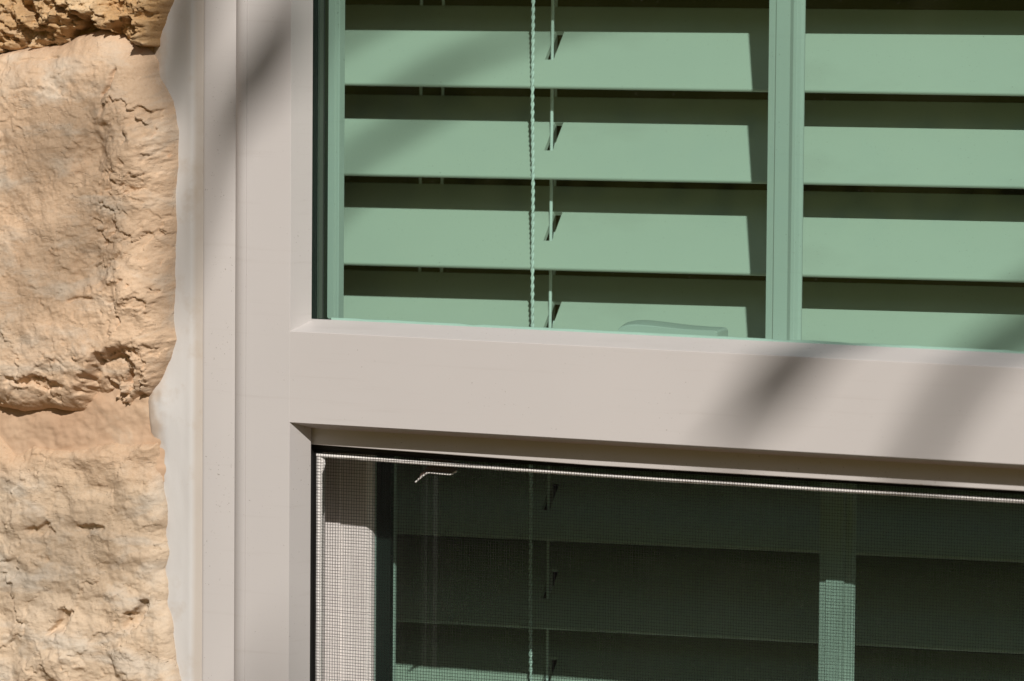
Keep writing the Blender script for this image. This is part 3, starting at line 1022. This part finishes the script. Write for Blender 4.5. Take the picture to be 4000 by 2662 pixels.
# reveal (four inner faces) opening into a box
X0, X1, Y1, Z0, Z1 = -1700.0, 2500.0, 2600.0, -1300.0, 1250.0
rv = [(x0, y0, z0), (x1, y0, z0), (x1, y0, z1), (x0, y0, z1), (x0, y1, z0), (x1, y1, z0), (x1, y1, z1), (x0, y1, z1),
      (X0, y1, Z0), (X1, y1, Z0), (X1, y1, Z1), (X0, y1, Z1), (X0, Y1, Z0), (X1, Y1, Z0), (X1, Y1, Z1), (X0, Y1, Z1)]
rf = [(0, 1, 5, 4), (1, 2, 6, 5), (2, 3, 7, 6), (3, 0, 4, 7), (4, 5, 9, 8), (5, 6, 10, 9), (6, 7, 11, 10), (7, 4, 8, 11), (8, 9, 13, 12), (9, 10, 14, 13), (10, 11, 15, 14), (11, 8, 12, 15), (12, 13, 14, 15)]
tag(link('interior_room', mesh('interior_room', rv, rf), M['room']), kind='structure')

# ------------------------------------------------------------------ tree in front of the wall (its boughs shade the window)
tree = thing('garden_tree', 'garden tree with long boughs in front of the window throwing soft shadows', 'tree')


def lift(pts, L):       # points of a shadow on the window plane -> the bough that throws it, L mm towards the sun
    return [(x + SUN.x * (L), y + SUN.y * (L), z + SUN.z * (L)) for x, y, z in pts]


boughs = [
    # the window-plane trace of each bough, its distance, radius at tip and root
    ([(-67, 5, 44), (-65, 5, 53), (-61, 5, 67), (-55, 6, 83), (-49, 8, 105), (-42, 8, 127), (-34, 6, 143), (-23, 0, 153), (-11, 0, 168), (-2, 0, 182), (9, 0, 203), (30, 0, 238), (49, 0, 254), (85, 0, 288), (129, 0, 313), (190, 0, 345), (330, 0, 440), (520, 0, 560)],
     3200, [3, 5, 6, 6, 6.5, 8, 10, 13, 14, 11, 5, 5, 6, 7, 4.5, 8, 11, 13]),
    ([(-66, 5, 130), (-65, 5, 143), (-63, 5, 155), (-60, 5, 175), (-57, 5, 195), (-50, 5, 225), (-10, 0, 275), (40, 0, 320), (130, 0, 390), (330, 0, 470)],
     3300, [4, 8, 11, 13, 13, 10, 6, 6, 9, 13]),
    ([(206, 0, -8), (217, 0, 4), (226, 0, 14), (234, 0, 22), (240, 0, 28), (246, 0, 35), (252, 0, 42), (262, 0, 52), (290, 0, 76), (330, 0, 116), (361, 0, 155), (410, 0, 200), (520, 0, 330), (600, 0, 520)],
     3200, [2.0, 4, 7, 10.5, 12.5, 13, 12, 10, 8, 8, 11, 11, 13, 15]),
    ([(296, 0, -24), (306, 0, -8), (313, 0, 7), (321, 0, 22), (330, 0, 36), (346, 0, 54), (380, 0, 90), (450, 0, 160), (560, 0, 330)],
     3900, [6, 7, 7, 8, 8, 8, 9, 10, 13]),
    ([(-150, -10, 106), (-128, -10, 120), (-106, -10, 124), (-92, -10, 131), (-78, -5, 148)], 4300, [3, 6, 8, 7, 4]),
    ([(-150, -10, 44), (-128, -10, 62), (-108, -10, 70), (-95, -10, 84), (-80, -5, 100)], 4500, [3, 6, 8, 7, 4]),
    ([(-150, -10, -66), (-120, -10, -62), (-95, -8, -60), (-76, -5, -50)], 4600, [4, 6, 5, 3]),
    ([(-20, 0, -160), (-11, 0, -132), (-5, 0, -113), (0, 0, -95)], 4600, [5, 6, 5, 3]),
]
for (tr, L, rad) in boughs:
    pts = lift(tr, L)
    v, f = tube_data(pts, rad, 10)
    link('bough', mesh('bough', v, f, 60), M['bark'], tree)
# main limbs gathering the boughs into the trunk
A = lift([(520, 0, 560)], 3200)[0]
B = lift([(600, 0, 520)], 3200)[0]
Cc = lift([(330, 0, 470)], 3000)[0]
D = lift([(560, 0, 330)], 3900)[0]
base = (2550.0, -2250.0, -1400.0)
fork = (2330.0, -2150.0, 1350.0)
for p in (A, B, D):
    mid = ((p[0] + fork[0]) / 2, (p[1] + fork[1]) / 2, (p[2] + fork[2]) / 2 + 120)
    v, f = tube_data([p, mid, fork], [14, 24, 45], 10)
    link('limb', mesh('limb', v, f, 60), M['bark'], tree)
v, f = tube_data([Cc, tuple((a + b) / 2 + 20 for a, b in zip(Cc, A)), A], [12, 13, 15], 10)
link('limb', mesh('limb', v, f, 60), M['bark'], tree)
v, f = tube_data([fork, (2700, -2100, 2300), (2900, -2300, 3000)], [60, 40, 15], 12)
link('limb', mesh('limb', v, f, 60), M['bark'], tree)
v, f = tube_data([base, (2530, -2230, -1200), (2470, -2210, -300), (2400, -2170, 700), fork], [150, 110, 95, 80, 62], 16)
link('trunk', mesh('trunk', v, f, 60), M['bark'], tree)
# leaf tufts, high on the far side
lv, lf = [], []
rl_ = random.Random(11)
for c in [(2700, -2100, 2300), (2900, -2300, 3000), (2600, -2200, 1900), (3000, -2500, 2700), (2500, -2000, 2500)]:
    for q in range(160):
        p = np.array(c) + np.array([rl_.gauss(0, 200), rl_.gauss(0, 200), rl_.gauss(0, 180)])
        d = np.array([rl_.uniform(-1, 1), rl_.uniform(-1, 1), rl_.uniform(-1, 0.4)])
        d /= np.linalg.norm(d)
        s_ = np.cross(d, [rl_.uniform(-1, 1), rl_.uniform(-1, 1), 1.0])
        s_ /= np.linalg.norm(s_)
        o = len(lv)
        lv += [tuple(p), tuple(p + d * 35 + s_ * 18), tuple(p + d * 80), tuple(p + d * 35 - s_ * 18)]
        lf.append((o, o + 1, o + 2, o + 3))
me = bpy.data.meshes.new('crown')
me.from_pydata([P3(*q) for q in lv], [], lf)
me.update()
tag(link('crown', me, M['leaf'], tree), kind='stuff')

# ------------------------------------------------------------------ unseen hedge added behind the camera to dim low sky light and reflections
hv, hf = [], []
rh = random.Random(21)
nx_, nz_ = 120, 14
for j in range(nz_ + 1):
    for i in range(nx_ + 1):
        x = -19000 + 38000 * i / nx_
        t = j / nz_
        top = 7000 + 350 * math.sin(x / 1900.0) + 180 * math.sin(x / 700.0 + 1)
        z = -1500 + top * math.sin(t * math.pi / 2)
        y = -13500 - 700 * (1 - math.cos(t * math.pi / 2)) * 2 + rh.uniform(-120, 120) + 200 * math.sin(x / 800.0)
        hv.append((x + rh.uniform(-60, 60), y, z + rh.uniform(-60, 60)))
for j in range(nz_):
    for i in range(nx_):
        a = j * (nx_ + 1) + i
        hf.append((a, a + 1, a + nx_ + 2, a + nx_ + 1))
core = len(hv)
for q in range(40000):
    p = np.array(hv[rh.randrange(core)]) + np.array([rh.uniform(-160, 160), rh.uniform(0, 220), rh.uniform(-160, 160)])
    d = np.array([rh.uniform(-1, 1), rh.uniform(-0.2, 1), rh.uniform(-1, 0.6)])
    d /= np.linalg.norm(d)
    s_ = np.cross(d, [rh.uniform(-1, 1), rh.uniform(-1, 1), 1.0])
    s_ /= np.linalg.norm(s_) + 1e-6
    o = len(hv)
    hv += [tuple(p), tuple(p + d * 40 + s_ * 26), tuple(p + d * 95), tuple(p + d * 40 - s_ * 26)]
    hf.append((o, o + 1, o + 2, o + 3))
me = bpy.data.meshes.new('sky_blocking_hedge')
me.from_pydata([P3(*q) for q in hv], [], hf)
me.update()
tag(link('sky_blocking_hedge', me, M['leaf']), kind='stuff')
